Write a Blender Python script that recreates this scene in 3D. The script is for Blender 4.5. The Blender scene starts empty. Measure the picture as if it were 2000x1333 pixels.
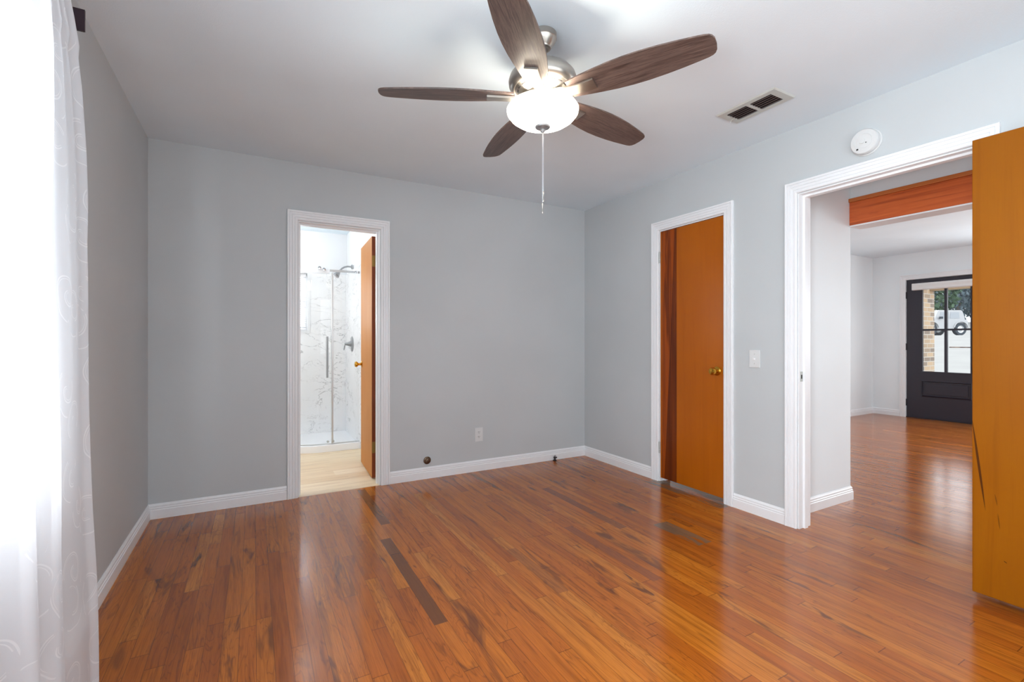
import bpy, bmesh, math, random
from mathutils import Vector, Matrix
random.seed(7)
S = bpy.context.scene
C = S.collection
PI = math.pi

# ------------------------------------------------------------------ camera, world, lamps, exposure
CAMZ = 1.1453
YAW = 28.93
cam_data = bpy.data.cameras.new('camera')
cam_data.sensor_width = 36.0
cam_data.lens = 36.0 * 914.07 / 2000.0
cam_data.shift_y = -0.000575
cam_data.clip_start = 0.02
cam_data.clip_end = 300
camera = bpy.data.objects.new('camera', cam_data)
C.objects.link(camera)
camera.location = (0, 0, CAMZ)
camera.rotation_euler = (math.radians(90), 0, math.radians(-YAW))
S.camera = camera

world = bpy.data.worlds.new('overcast_sky')
S.world = world
world.use_nodes = True
bg = world.node_tree.nodes['Background']
bg.inputs['Color'].default_value = (0.90, 0.95, 1.0, 1)
bg.inputs['Strength'].default_value = 2.6

def area(name, loc, rot, sx, sy, power, col=(1, 1, 1), spread=180):
    d = bpy.data.lights.new(name, 'AREA')
    d.shape = 'RECTANGLE'; d.size = sx; d.size_y = sy; d.energy = power; d.color = col
    d.spread = math.radians(spread)
    o = bpy.data.objects.new(name, d); C.objects.link(o)
    o.location = loc; o.rotation_euler = [math.radians(a) for a in rot]
    return o
def point(name, loc, power, col, r=0.04):
    d = bpy.data.lights.new(name, 'POINT'); d.energy = power; d.color = col; d.shadow_soft_size = r
    o = bpy.data.objects.new(name, d); C.objects.link(o); o.location = loc
    return o
# daylight outside the seen windows, fill light at the added ones (area lamps shine along local -Z)
area('bedroom_side_window_daylight', (-0.80, 1.03, 1.40), (0, -90, 0), 1.30, 1.35, 17, (0.92, 0.96, 1.0))
area('bedroom_near_added_fill', (-0.80, -0.10, 1.40), (0, -90, 0), 1.30, 0.62, 122, (0.90, 0.955, 1.0))  # added fill through an unseen window, brightens the right wall and ceiling
area('bedroom_rear_added_fill', (1.15, -0.66, 1.45), (90, 0, 0), 2.70, 1.30, 19, (0.89, 0.95, 1.0))  # added fill from behind the camera, brightens the back wall
area('living_front_added_fill', (8.80, 0.60, 1.45), (0, 90, 0), 1.40, 2.40, 138, (0.93, 0.97, 1))  # added fill for the living room, its window is out of view
area('living_side_added_fill', (7.20, -2.34, 1.40), (90, 0, 0), 2.00, 1.50, 22, (0.93, 0.97, 1))  # second added living room fill, behind an unseen side window
area('bath_window_daylight', (0.30, 6.20, 1.60), (-90, 0, 0), 0.48, 0.64, 14, (0.95, 0.97, 1.0))
area('bath_side_added_fill', (-1.18, 4.70, 1.60), (0, -90, 0), 1.0, 1.0, 6, (0.97, 0.98, 1.0))  # added bathroom fill, shines in through an added wall opening

point('bath_added_fill', (0.40, 5.45, 2.36), 5.5, (1.0, 0.98, 0.95), 0.10)  # added fill above the shower to brighten the marble, no fixture

S.view_settings.view_transform = 'Standard'
S.view_settings.look = 'None'
S.view_settings.gamma = 1
S.view_settings.use_curve_mapping = False
S.view_settings.exposure = 0.14
S.cycles.max_bounces = 10
S.cycles.diffuse_bounces = 6
S.cycles.glossy_bounces = 5
S.cycles.transparent_max_bounces = 16
S.cycles.caustics_reflective = False
S.cycles.caustics_refractive = False
S.cycles.sample_clamp_indirect = 6

# ------------------------------------------------------------------ node helpers
def lin(r, g, b):
    f = lambda c: (c / 255) / 12.92 if c / 255 <= 0.04045 else ((c / 255 + 0.055) / 1.055) ** 2.4
    return (f(r), f(g), f(b), 1)

class X:
    """a value in a node tree, with arithmetic"""
    def __init__(s, nt, v): s.nt, s.v = nt, v
    def op(s, o, *a):
        n = s.nt.nodes.new('ShaderNodeMath'); n.operation = o
        for i, q in enumerate((s,) + a):
            q = q.v if isinstance(q, X) else q
            if isinstance(q, (int, float)): n.inputs[i].default_value = q
            else: s.nt.links.new(q, n.inputs[i])
        return X(s.nt, n.outputs[0])
    def __add__(s, o): return s.op('ADD', o)
    def __sub__(s, o): return s.op('SUBTRACT', o)
    def __mul__(s, o): return s.op('MULTIPLY', o)
    def __truediv__(s, o): return s.op('DIVIDE', o)
    def __radd__(s, o): return s.op('ADD', o)
    def __rmul__(s, o): return s.op('MULTIPLY', o)
    def __rsub__(s, o): return s.op('MULTIPLY', -1.0).op('ADD', o)
    def lt(s, o): return s.op('LESS_THAN', o)
    def gt(s, o): return s.op('GREATER_THAN', o)
    def floor(s): return s.op('FLOOR')
    def fract(s): return s.op('FRACT')
    def abs(s): return s.op('ABSOLUTE')
    def min(s, o): return s.op('MINIMUM', o)
    def max(s, o): return s.op('MAXIMUM', o)
    def sat(s): return s.op('MAXIMUM', 0.0).op('MINIMUM', 1.0)
    def step(s, a, b):
        n = s.nt.nodes.new('ShaderNodeMapRange'); n.interpolation_type = 'SMOOTHSTEP'
        s.nt.links.new(s.v, n.inputs[0]); n.inputs[1].default_value = a; n.inputs[2].default_value = b
        return X(s.nt, n.outputs[0])
def xyz(nt, vec):
    n = nt.nodes.new('ShaderNodeSeparateXYZ'); nt.links.new(vec, n.inputs[0])
    return [X(nt, o) for o in n.outputs]
def vec(nt, *a):
    n = nt.nodes.new('ShaderNodeCombineXYZ')
    for i, q in enumerate(a):
        q = q.v if isinstance(q, X) else q
        if isinstance(q, (int, float)): n.inputs[i].default_value = q
        else: nt.links.new(q, n.inputs[i])
    return n.outputs[0]
def coords(nt, kind='Object'):
    return nt.nodes.new('ShaderNodeTexCoord').outputs[kind]
def noise(nt, v, scale=1, detail=3, rough=0.5, dist=0.0):
    n = nt.nodes.new('ShaderNodeTexNoise'); n.inputs['Scale'].default_value = scale
    n.inputs['Detail'].default_value = detail; n.inputs['Roughness'].default_value = rough
    n.inputs['Distortion'].default_value = dist
    nt.links.new(v, n.inputs['Vector'])
    return X(nt, n.outputs[0])
def white(nt, v):
    n = nt.nodes.new('ShaderNodeTexWhiteNoise'); n.noise_dimensions = '3D'; nt.links.new(v, n.inputs[0])
    return [X(nt, n.outputs['Value'])] + xyz(nt, n.outputs['Color'])
def ramp(nt, x, stops, interp='LINEAR'):
    n = nt.nodes.new('ShaderNodeValToRGB'); n.color_ramp.interpolation = interp
    e = n.color_ramp.elements
    while len(e) < len(stops): e.new(0.5)
    for q, (p, c) in zip(e, stops): q.position = p; q.color = c
    nt.links.new(x.v, n.inputs[0]); return n.outputs[0]
def mix(nt, fac, a, b, mode='MIX'):
    n = nt.nodes.new('ShaderNodeMix'); n.data_type = 'RGBA'; n.blend_type = mode
    for i, q in ((0, fac), (6, a), (7, b)):
        q = q.v if isinstance(q, X) else q
        if isinstance(q, (int, float)): n.inputs[i].default_value = q
        elif isinstance(q, tuple): n.inputs[i].default_value = q
        else: nt.links.new(q, n.inputs[i])
    return n.outputs[2]
def bump(nt, h, strength=0.2, dist=0.01):
    n = nt.nodes.new('ShaderNodeBump'); n.inputs['Strength'].default_value = strength
    n.inputs['Distance'].default_value = dist
    nt.links.new(h.v, n.inputs['Height']); return n.outputs[0]
def mat(name, col=(0.8, 0.8, 0.8, 1), rough=0.5, metal=0.0, coat=0.0, emit=None, spec=0.5):
    m = bpy.data.materials.new(name); m.use_nodes = True
    b = m.node_tree.nodes['Principled BSDF']
    b.inputs['Base Color'].default_value = col; b.inputs['Roughness'].default_value = rough
    b.inputs['Metallic'].default_value = metal; b.inputs['Coat Weight'].default_value = coat
    b.inputs['Coat Roughness'].default_value = 0.1
    b.inputs['Specular IOR Level'].default_value = spec
    if emit: b.inputs['Emission Color'].default_value = emit[0]; b.inputs['Emission Strength'].default_value = emit[1]
    return m, m.node_tree, b

# ------------------------------------------------------------------ materials
M = {}
def paint(key, col, rough=0.6, bs=0.12, scale=260):
    m, nt, b = mat(key, col, rough)
    co = coords(nt)
    n = noise(nt, co, scale, 2)
    t = noise(nt, co, 1.3, 2)
    nt.links.new(mix(nt, t.step(0.3, 0.7) * 0.05, col, (0, 0, 0, 1)), b.inputs['Base Color'])
    nt.links.new(bump(nt, n, bs, 0.002), b.inputs['Normal'])
    M[key] = m
paint('grey_wall_paint', lin(192, 196, 198), 0.62)
paint('white_ceiling_paint', lin(228, 241, 249), 0.8, 0.25, 180)
paint('white_wall_paint', lin(232, 238, 241), 0.6)
paint('white_trim_paint', lin(235, 236, 238), 0.35, 0.05, 90)
paint('white_plastic', lin(214, 215, 215), 0.35, 0.02)
paint('bath_wall_paint', lin(230, 232, 235), 0.55)

# varnished strip oak floor
ROW = 0.057
def floor_mat():
    m, nt, b = mat('varnished_oak_strips', rough=0.2, spec=0.52)
    p = nt.nodes.new('ShaderNodeNewGeometry').outputs['Position']
    x, y, z = xyz(nt, p)
    xr = (x - 0.637) / ROW
    row = xr.floor(); fx = xr.fract()
    r = white(nt, vec(nt, row, 3.3, 0))
    ln = r[1] * 0.95 + 0.50
    yy = (y + r[2] * 17.0) / ln
    pl = yy.floor(); fy = yy.fract()
    i = white(nt, vec(nt, row, pl, 5.7))
    # grain
    g = noise(nt, vec(nt, x * 46 + i[1] * 40, y * 2.2 + i[2] * 50, i[3] * 30), 1, 4, 0.6, 0.6)
    fine = noise(nt, vec(nt, x * 330, y * 9, i[1] * 60), 1, 2, 0.6)
    big = noise(nt, vec(nt, x * 15 + i[2] * 30, y * 1.7 + i[1] * 40, i[3] * 9), 1, 2, 0.5, 1.2)
    ring = ((big * 9.0).fract() - 0.5).abs() * 2.0          # cathedral figure
    base = ramp(nt, i[0], [(0.0, lin(154, 80, 23)), (0.12, lin(164, 87, 25)), (0.40, lin(174, 94, 26)),
                           (0.70, lin(178, 99, 27)), (0.90, lin(184, 105, 30)), (1.0, lin(188, 114, 38))])
    col = mix(nt, g.step(0.42, 0.74) * 0.6, base, lin(112, 54, 17))
    col = mix(nt, (fine.step(0.42, 0.7) * 0.36), col, lin(112, 55, 18))
    col = mix(nt, ring.step(0.72, 1.0) * i[2].gt(0.45) * 0.38, col, lin(92, 46, 20))
    knot = noise(nt, vec(nt, x * 9 + 4, y * 1.4, 2.2), 1, 3, 0.6, 1.5).step(0.575, 0.68)
    col = mix(nt, knot * i[1] * 0.85, col, lin(80, 42, 24))
    # darker boards and grey worn stains that the floor really has
    def board(c, k, y0, y1, colour, amount=0.85):
        msk = row.op('COMPARE', float(k), 0.1) * y.gt(y0) * y.lt(y1)
        return mix(nt, msk * (amount - g.step(0.3, 0.8) * 0.15), c, colour)
    dk = lin(84, 50, 30)
    col = board(col, 0, 1.795, 2.715, dk)
    col = board(col, 1, 2.93, 3.70, lin(92, 54, 33))
    col = board(col, 23, 2.17, 3.05, lin(104, 58, 36), 0.7)
    col = board(col, 18, 1.62, 2.35, lin(118, 66, 40), 0.6)
    col = board(col, 10, 1.75, 2.25, lin(112, 60, 36), 0.5)
    col = board(col, 31, 1.1, 2.2, lin(118, 70, 44), 0.4)
    wear = noise(nt, vec(nt, x * 14, y * 3.2, 1), 1, 3, 0.7).step(0.40, 0.52)
    st1 = x.gt(2.17) * x.lt(2.285) * y.gt(1.78) * y.lt(2.12)
    st2 = x.gt(2.78) * x.lt(2.98) * y.gt(2.10) * y.lt(2.80)
    col = mix(nt, (st1 + st2).sat() * wear * 0.75, col, lin(96, 88, 72))
    seam = fx.min(fx * -1.0 + 1.0).lt(0.016).max((fy.min(fy * -1.0 + 1.0) * ln).lt(0.0016))
    col = mix(nt, seam * 0.55, col, lin(52, 28, 16))
    nt.links.new(col, b.inputs['Base Color'])
    rg = noise(nt, vec(nt, x * 7, y * 2, 0), 1, 2)
    nt.links.new((rg * 0.10 + 0.13).v, b.inputs['Roughness'])
    h = g * 0.35 + i[3] * 0.5 - seam * 0.9
    nt.links.new(bump(nt, h, 0.10, 0.002), b.inputs['Normal'])
    M['oak'] = m
floor_mat()

def plank_floor_bath():
    m, nt, b = mat('pale_vinyl_planks', rough=0.4)
    x, y, z = xyz(nt, coords(nt))
    row = (y / 0.15).floor(); fy = (y / 0.15).fract()
    r = white(nt, vec(nt, row, 1, 0)); xx = (x + r[0] * 3) / 1.1
    i = white(nt, vec(nt, row, xx.floor(), 2))
    g = noise(nt, vec(nt, x * 2.5 + i[1] * 9, y * 38, i[2] * 20), 1, 4, 0.6, 0.5)
    base = ramp(nt, i[0], [(0, lin(226, 200, 162)), (0.5, lin(236, 214, 180)), (1, lin(242, 224, 194))])
    col = mix(nt, g.step(0.42, 0.75) * 0.5, base, lin(186, 152, 112))
    col = mix(nt, fy.lt(0.02) * 0.5, col, lin(150, 120, 90))
    nt.links.new(col, b.inputs['Base Color']); M['vinyl'] = m
plank_floor_bath()

def door_wood(key, base, dark, light, streak=0.5, rough=0.28, vein=None, axis='y', coat=0.0, spec=0.25, extra=None):
    """flush veneer: grain runs up the door; vein = (lo, hi, colour) a differently coloured veneer strip across the width"""
    m, nt, b = mat(key, rough=rough, coat=coat, spec=spec)
    x, y, z = xyz(nt, nt.nodes.new('ShaderNodeNewGeometry').outputs['Position'])
    w = y if axis == 'y' else x
    g = noise(nt, vec(nt, w * 22, z * 0.9, x * 3), 1, 4, 0.6, 0.8)
    f = noise(nt, vec(nt, w * 210, z * 5, 0), 1, 2, 0.6)
    c = noise(nt, vec(nt, w * 3, z * 1.6, 4), 1, 2)
    col = mix(nt, c.step(0.3, 0.7), base, light)
    col = mix(nt, g.step(0.48, 0.8) * streak, col, dark)
    col = mix(nt, f.step(0.5, 0.8) * 0.18, col, dark)
    if extra: col = extra(nt, col, x, y, z, g)
    nt.links.new(col, b.inputs['Base Color'])
    nt.links.new(bump(nt, f, 0.03, 0.001), b.inputs['Normal'])
    M[key] = m
def closet_extra(nt, col, x, y, z, g):
    wob = noise(nt, vec(nt, y * 0.5, z * 1.3, 8), 1, 2) * 0.05 - 0.025
    strip = y.gt(2.583)                                     # redder veneer leaf beside the hinges
    n2 = noise(nt, vec(nt, y * 26, z * 1.1, 3), 1, 3, 0.6, 1.0).step(0.46, 0.66)
    red = mix(nt, n2 * 0.75, lin(146, 66, 12), lin(84, 32, 8))
    col = mix(nt, strip * y.lt(2.735), col, red)
    wide = (z * -0.055 + 0.125).max(0.022)
    d1 = (y - 2.583).gt(0.0) * (y - 2.583 + wob * 0.6).lt(wide)
    col = mix(nt, d1 * (g.step(0.25, 0.7) * 0.35 + 0.5), col, lin(74, 28, 8))
    return col
door_wood('amber_closet_veneer', lin(164, 85, 8), lin(140, 65, 7), lin(170, 90, 9), 0.35, 0.25, coat=0.0, extra=closet_extra)
def entry_extra(nt, col, x, y, z, g):
    # long dark split in the veneer near the hinge edge, and a few short nicks
    def split(c, ya, za, yb, zb, wd, a):
        t = ((z - za) / (zb - za))
        ye = t * (yb - ya) + ya
        tt = t.sat()
        m_ = (y - ye).abs().lt((tt * (tt * -1.0 + 1.0)) * 4.0 * wd) * t.gt(0.0) * t.lt(1.0)
        return mix(nt, m_ * a, c, lin(58, 26, 10))
    col = split(col, 0.830, 0.80, 0.786, 0.40, 0.0042, 0.85)
    col = split(col, 0.757, 0.486, 0.749, 0.435, 0.002, 0.5)
    col = split(col, 0.748, 0.405, 0.741, 0.335, 0.002, 0.55)
    col = split(col, 0.729, 0.2085, 0.720, 0.2005, 0.003, 0.9)
    return col
door_wood('amber_entry_veneer', lin(138, 78, 7), lin(118, 60, 6), lin(144, 84, 9), 0.4, 0.3, spec=0.15, extra=entry_extra)
door_wood('pale_bath_door_veneer', lin(186, 124, 64), lin(162, 98, 46), lin(194, 134, 74), 0.4, 0.5, spec=0.08)
door_wood('red_brown_door_edge', lin(128, 60, 30), lin(94, 40, 20), lin(140, 68, 34), 0.5, 0.35, axis='x')
def beam_wood():
    m, nt, b = mat('red_stained_board', rough=0.4)
    x, y, z = xyz(nt, coords(nt))
    g = noise(nt, vec(nt, x * 3, y * 1.6, z * 40), 1, 4, 0.6, 0.9)
    col = ramp(nt, g, [(0.3, lin(206, 104, 48)), (0.55, lin(190, 88, 38)), (0.72, lin(152, 64, 28))])
    nt.links.new(col, b.inputs['Base Color']); M['beam'] = m
    m, nt, b = mat('honey_lip_wood', lin(186, 104, 48), 0.4); M['lip'] = m
beam_wood()
def blade_wood():
    m, nt, b = mat('grey_walnut_blade', rough=0.42)
    u, v, _ = xyz(nt, coords(nt, 'UV'))
    g = noise(nt, vec(nt, u * 3.0, v * 48, 0), 1, 5, 0.7, 1.0)
    f = noise(nt, vec(nt, u * 14, v * 260, 2), 1, 3, 0.6)
    col = ramp(nt, g, [(0.28, lin(44, 33, 30)), (0.42, lin(80, 63, 57)), (0.55, lin(104, 86, 79)), (0.64, lin(70, 54, 49)), (0.78, lin(92, 74, 67))])
    col = mix(nt, f.step(0.42, 0.7) * 0.5, col, lin(46, 34, 31))
    nt.links.new(col, b.inputs['Base Color']); M['blade'] = m
blade_wood()
def metals():
    M['nickel'] = mat('brushed_nickel', lin(176, 170, 162), 0.32, 0.95)[0]
    M['chrome'] = mat('polished_chrome', lin(215, 217, 220), 0.12, 1.0)[0]
    M['grey_metal'] = mat('satin_grey_metal', lin(150, 152, 154), 0.35, 0.6)[0]
    M['brass'] = mat('polished_brass', lin(214, 162, 62), 0.18, 1.0)[0]
    M['aged_brass'] = mat('aged_brass', lin(150, 116, 62), 0.4, 0.9)[0]
    M['bronze'] = mat('dark_bronze', lin(104, 84, 68), 0.35, 0.8)[0]
    M['black_metal'] = mat('black_brown_metal', lin(42, 26, 34), 0.35, 0.3)[0]
    M['dark_iron'] = mat('dark_iron', lin(52, 48, 52), 0.45, 0.5)[0]
    M['zinc'] = mat('dull_zinc', lin(186, 188, 184), 0.45, 0.4)[0]
    M['satin_aluminium'] = mat('satin_aluminium', lin(205, 208, 210), 0.3, 0.7)[0]
    M['slot'] = mat('dark_slot', lin(30, 26, 28), 0.7)[0]
    M['louvre'] = mat('brown_black_louvre', lin(116, 96, 92), 0.5, 0.0)[0]
    M['vent_grey'] = mat('pale_grey_steel', lin(196, 199, 194), 0.4, 0.2)[0]
    M['navy'] = mat('blackish_navy_paint', lin(38, 33, 44), 0.38)[0]
    M['rubber'] = mat('tyre_rubber', lin(58, 64, 72), 0.8)[0]
    M['car_white'] = mat('white_car_paint', lin(176, 176, 178), 0.4)[0]
    M['car_glass'] = mat('pale_car_glass', lin(158, 162, 168), 0.5)[0]
    M['acrylic'] = mat('white_acrylic', lin(244, 246, 250), 0.25)[0]
    M['blind'] = mat('white_vinyl_blind', lin(240, 240, 242), 0.5)[0]
    M['fabric_shade'] = mat('white_shade_cassette', lin(226, 224, 222), 0.6)[0]
    M['bulb'] = mat('lit_bulb', (1, 1, 1, 1), 0.3, emit=((1, 0.9, 0.72, 1), 9.0))[0]
    M['tan'] = mat('tan_porch_paint', lin(164, 138, 106), 0.7)[0]
    M['bark'] = mat('grey_bark', lin(96, 92, 88), 0.9)[0]
metals()
def bowl_glass():
    m, nt, b = mat('lit_frosted_bowl', (0.9, 0.88, 0.82, 1), 0.3, emit=((1, 0.92, 0.76, 1), 0.95))
    t = nt.nodes.new('ShaderNodeBsdfTranslucent'); t.inputs[0].default_value = (0.95, 0.92, 0.86, 1)
    a = nt.nodes.new('ShaderNodeMixShader'); a.inputs[0].default_value = 0.5
    nt.links.new(b.outputs[0], a.inputs[1]); nt.links.new(t.outputs[0], a.inputs[2])
    b.inputs['Emission Strength'].default_value = 1.9
    nt.links.new(a.outputs[0], nt.nodes['Material Output'].inputs[0]); M['bowl'] = m
bowl_glass()
def glass_mat(key, tint=(1, 1, 1, 1), refl=1.0):
    m = bpy.data.materials.new(key); m.use_nodes = True; nt = m.node_tree
    nt.nodes.remove(nt.nodes['Principled BSDF'])
    t = nt.nodes.new('ShaderNodeBsdfTransparent'); t.inputs[0].default_value = tint
    g = nt.nodes.new('ShaderNodeBsdfGlossy'); g.inputs['Roughness'].default_value = 0.02
    f = nt.nodes.new('ShaderNodeFresnel'); f.inputs[0].default_value = 1.5
    k = X(nt, f.outputs[0]) * refl * (1.0 - X(nt, nt.nodes.new('ShaderNodeNewGeometry').outputs['Backfacing']))
    mx = nt.nodes.new('ShaderNodeMixShader')
    nt.links.new(k.v, mx.inputs[0]); nt.links.new(t.outputs[0], mx.inputs[1]); nt.links.new(g.outputs[0], mx.inputs[2])
    nt.links.new(mx.outputs[0], nt.nodes['Material Output'].inputs[0])
    M[key] = m
glass_mat('clear_pane', (0.97, 0.98, 0.98, 1))
glass_mat('shower_glass', (0.98, 0.984, 0.984, 1), 0.8)
def marble():
    m, nt, b = mat('white_veined_marble', rough=0.18)
    co = coords(nt); x, y, z = xyz(nt, co)
    w = noise(nt, vec(nt, x * 2.2, y * 2.2, z * 4.2), 1, 4, 0.6, 1.4)
    v1 = ((w - 0.5).abs()).step(0.0, 0.018)
    w2 = noise(nt, vec(nt, x * 4 + 7, y * 4, z * 7 + 3), 1, 4, 0.65, 1.2)
    v2 = ((w2 - 0.5).abs()).step(0.0, 0.014)
    k = noise(nt, vec(nt, x * 3, y * 3 + 5, z * 3), 1, 2).step(0.40, 0.60)
    k2 = noise(nt, vec(nt, x * 4, y * 3 + 9, z * 4), 1, 2).step(0.45, 0.62)
    a = ((v1 * -1.0 + 1.0) * k * 0.55 + (v2 * -1.0 + 1.0) * k2 * 0.40).sat()
    col = mix(nt, a, lin(240, 240, 241), lin(132, 132, 134))
    nt.links.new(col, b.inputs['Base Color']); M['marble'] = m
marble()
def brick():
    m, nt, b = mat('pale_tan_brick', rough=0.85)
    x, y, z = xyz(nt, coords(nt))
    t = nt.nodes.new('ShaderNodeTexBrick')
    nt.links.new(vec(nt, x + y, z, 0), t.inputs['Vector'])
    t.inputs['Scale'].default_value = 1; t.inputs['Brick Width'].default_value = 0.21
    t.inputs['Row Height'].default_value = 0.073; t.inputs['Mortar Size'].default_value = 0.007
    t.inputs['Color1'].default_value = lin(196, 166, 134); t.inputs['Color2'].default_value = lin(112, 102, 98)
    t.inputs['Mortar'].default_value = lin(200, 190, 178); t.inputs['Bias'].default_value = -0.2
    nt.links.new(t.outputs[0], b.inputs['Base Color']); M['brick'] = m
brick()
def concrete():
    m, nt, b = mat('pale_concrete', rough=0.9)
    n = noise(nt, coords(nt), 1.2, 4)
    nt.links.new(ramp(nt, n, [(0.3, lin(143, 141, 138)), (0.7, lin(152, 150, 147))]), b.inputs['Base Color'])
    M['concrete'] = m
    m, nt, b = mat('red_brown_edging', rough=0.9)
    n = noise(nt, coords(nt), 6, 3)
    nt.links.new(ramp(nt, n, [(0.4, lin(66, 46, 42)), (0.6, lin(130, 108, 92))]), b.inputs['Base Color'])
    M['edging'] = m
    for key, a, c in (('leaf_green', (44, 70, 48), (88, 112, 86)), ('leaf_blue_grey', (66, 84, 92), (116, 130, 138))):
        m, nt, b = mat(key, rough=0.8)
        n = noise(nt, coords(nt), 1.4, 3)
        nt.links.new(ramp(nt, n, [(0.35, lin(*a)), (0.65, lin(*c))]), b.inputs['Base Color'])
        M[key] = m
concrete()
def sheer():
    m = bpy.data.materials.new('sheer_white_voile'); m.use_nodes = True; nt = m.node_tree
    nt.nodes.remove(nt.nodes['Principled BSDF'])
    uv = coords(nt, 'UV'); u, v, _ = xyz(nt, uv)
    nz = nt.nodes.new('ShaderNodeTexNoise'); nz.inputs['Scale'].default_value = 7; nt.links.new(uv, nz.inputs['Vector'])
    wv = nt.nodes.new('ShaderNodeMix'); wv.data_type = 'VECTOR'; wv.inputs[0].default_value = 0.04
    nt.links.new(uv, wv.inputs[4]); nt.links.new(nz.outputs['Color'], wv.inputs[5])
    vo = nt.nodes.new('ShaderNodeTexVoronoi'); vo.voronoi_dimensions = '2D'; vo.inputs['Scale'].default_value = 6.5
    nt.links.new(wv.outputs[1], vo.inputs['Vector'])
    px, py, _ = xyz(nt, vo.outputs['Position']); wx, wy, _ = xyz(nt, wv.outputs[1])
    dx, dy = wx - px, wy - py
    rr = (dx * dx + dy * dy).op('SQRT')
    th = dy.op('ARCTAN2', dx) * (1 / (2 * PI))
    brk = noise(nt, uv, 9, 2).gt(0.44)
    sp = (rr * 24.0 + th).fract()
    line = (sp - 0.5).abs().lt(0.045) * rr.lt(0.08) * rr.gt(0.012) * brk
    sp2 = (rr * 24.0 + th + 0.17).fract()
    line = line.max((sp2 - 0.5).abs().lt(0.025) * rr.lt(0.06) * brk)
    hem = v.lt(0.042).max((v - 0.045).abs().lt(0.002))
    weave = noise(nt, vec(nt, u * 900, v * 900, 0), 1, 1)
    d = nt.nodes.new('ShaderNodeBsdfDiffuse'); nt.links.new(mix(nt, line, (0.86, 0.87, 0.90, 1), (0.94, 0.945, 0.96, 1)), d.inputs[0])
    t = nt.nodes.new('ShaderNodeBsdfTranslucent'); t.inputs[0].default_value = (0.80, 0.82, 0.86, 1)
    tr = nt.nodes.new('ShaderNodeBsdfTransparent')
    hgt = line * 1.0 + weave * 0.1
    bp = bump(nt, hgt, 0.35, 0.002)
    nt.links.new(bp, d.inputs['Normal']); nt.links.new(bp, t.inputs['Normal'])
    a = nt.nodes.new('ShaderNodeMixShader'); a.inputs[0].default_value = 0.42
    nt.links.new(d.outputs[0], a.inputs[1]); nt.links.new(t.outputs[0], a.inputs[2])
    bmx = nt.nodes.new('ShaderNodeMixShader')
    op = (line * 0.09 + hem * 0.10 + 0.83).sat()
    nt.links.new(op.v, bmx.inputs[0]); nt.links.new(tr.outputs[0], bmx.inputs[1]); nt.links.new(a.outputs[0], bmx.inputs[2])
    nt.links.new(bmx.outputs[0], nt.nodes['Material Output'].inputs[0])
    M['sheer'] = m
sheer()

# ------------------------------------------------------------------ mesh helpers (bmesh in world coordinates)
def BM(): return bmesh.new()
def box(bm, x0, x1, y0, y1, z0, z1, bev=0.0):
    vs = [bm.verts.new(p) for p in ((x0, y0, z0), (x1, y0, z0), (x1, y1, z0), (x0, y1, z0), (x0, y0, z1), (x1, y0, z1), (x1, y1, z1), (x0, y1, z1))]
    fs = [bm.faces.new([vs[i] for i in q]) for q in ((3, 2, 1, 0), (4, 5, 6, 7), (0, 1, 5, 4), (1, 2, 6, 5), (2, 3, 7, 6), (3, 0, 4, 7))]
    if bev:
        es = list({e for f in fs for e in f.edges})
        bmesh.ops.bevel(bm, geom=es, offset=bev, segments=2, profile=0.6, affect='EDGES')
    return vs
def xform(bm, verts0, mtx):
    for v in verts0: v.co = mtx @ v.co
def lathe(bm, prof, c, axis='z', seg=40, cap=True):
    """prof: list of (radius, offset along the axis) from the point c"""
    rings = []
    for r, h in prof:
        ring = []
        for k in range(seg):
            a = 2 * PI * k / seg
            p = {'z': (r * math.cos(a), r * math.sin(a), h), 'x': (h, r * math.cos(a), r * math.sin(a)), 'y': (r * math.sin(a), h, r * math.cos(a))}[axis]
            ring.append(bm.verts.new(Vector(c) + Vector(p)))
        rings.append(ring)
    for A, B in zip(rings, rings[1:]):
        for k in range(seg):
            bm.faces.new((A[k], A[(k + 1) % seg], B[(k + 1) % seg], B[k]))
    if cap:
        for r, (R, flip) in ((prof[0][0], (rings[0], True)), (prof[-1][0], (rings[-1], False))):
            if r > 1e-6: bm.faces.new(R[::-1] if flip else R)
def tube(bm, pts, r, seg=10, cap=True):
    pts = [Vector(p) for p in pts]; rings = []
    rad = r if isinstance(r, (list, tuple)) else [r] * len(pts)
    for i, p in enumerate(pts):
        d = (pts[min(i + 1, len(pts) - 1)] - pts[max(i - 1, 0)]).normalized()
        a = d.cross(Vector((0, 0, 1)) if abs(d.z) < 0.9 else Vector((1, 0, 0))).normalized(); b_ = d.cross(a)
        rings.append([bm.verts.new(p + rad[i] * (math.cos(2 * PI * k / seg) * a + math.sin(2 * PI * k / seg) * b_)) for k in range(seg)])
    for A, B in zip(rings, rings[1:]):
        for k in range(seg): bm.faces.new((A[k], A[(k + 1) % seg], B[(k + 1) % seg], B[k]))
    if cap: bm.faces.new(rings[0][::-1]); bm.faces.new(rings[-1])
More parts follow.
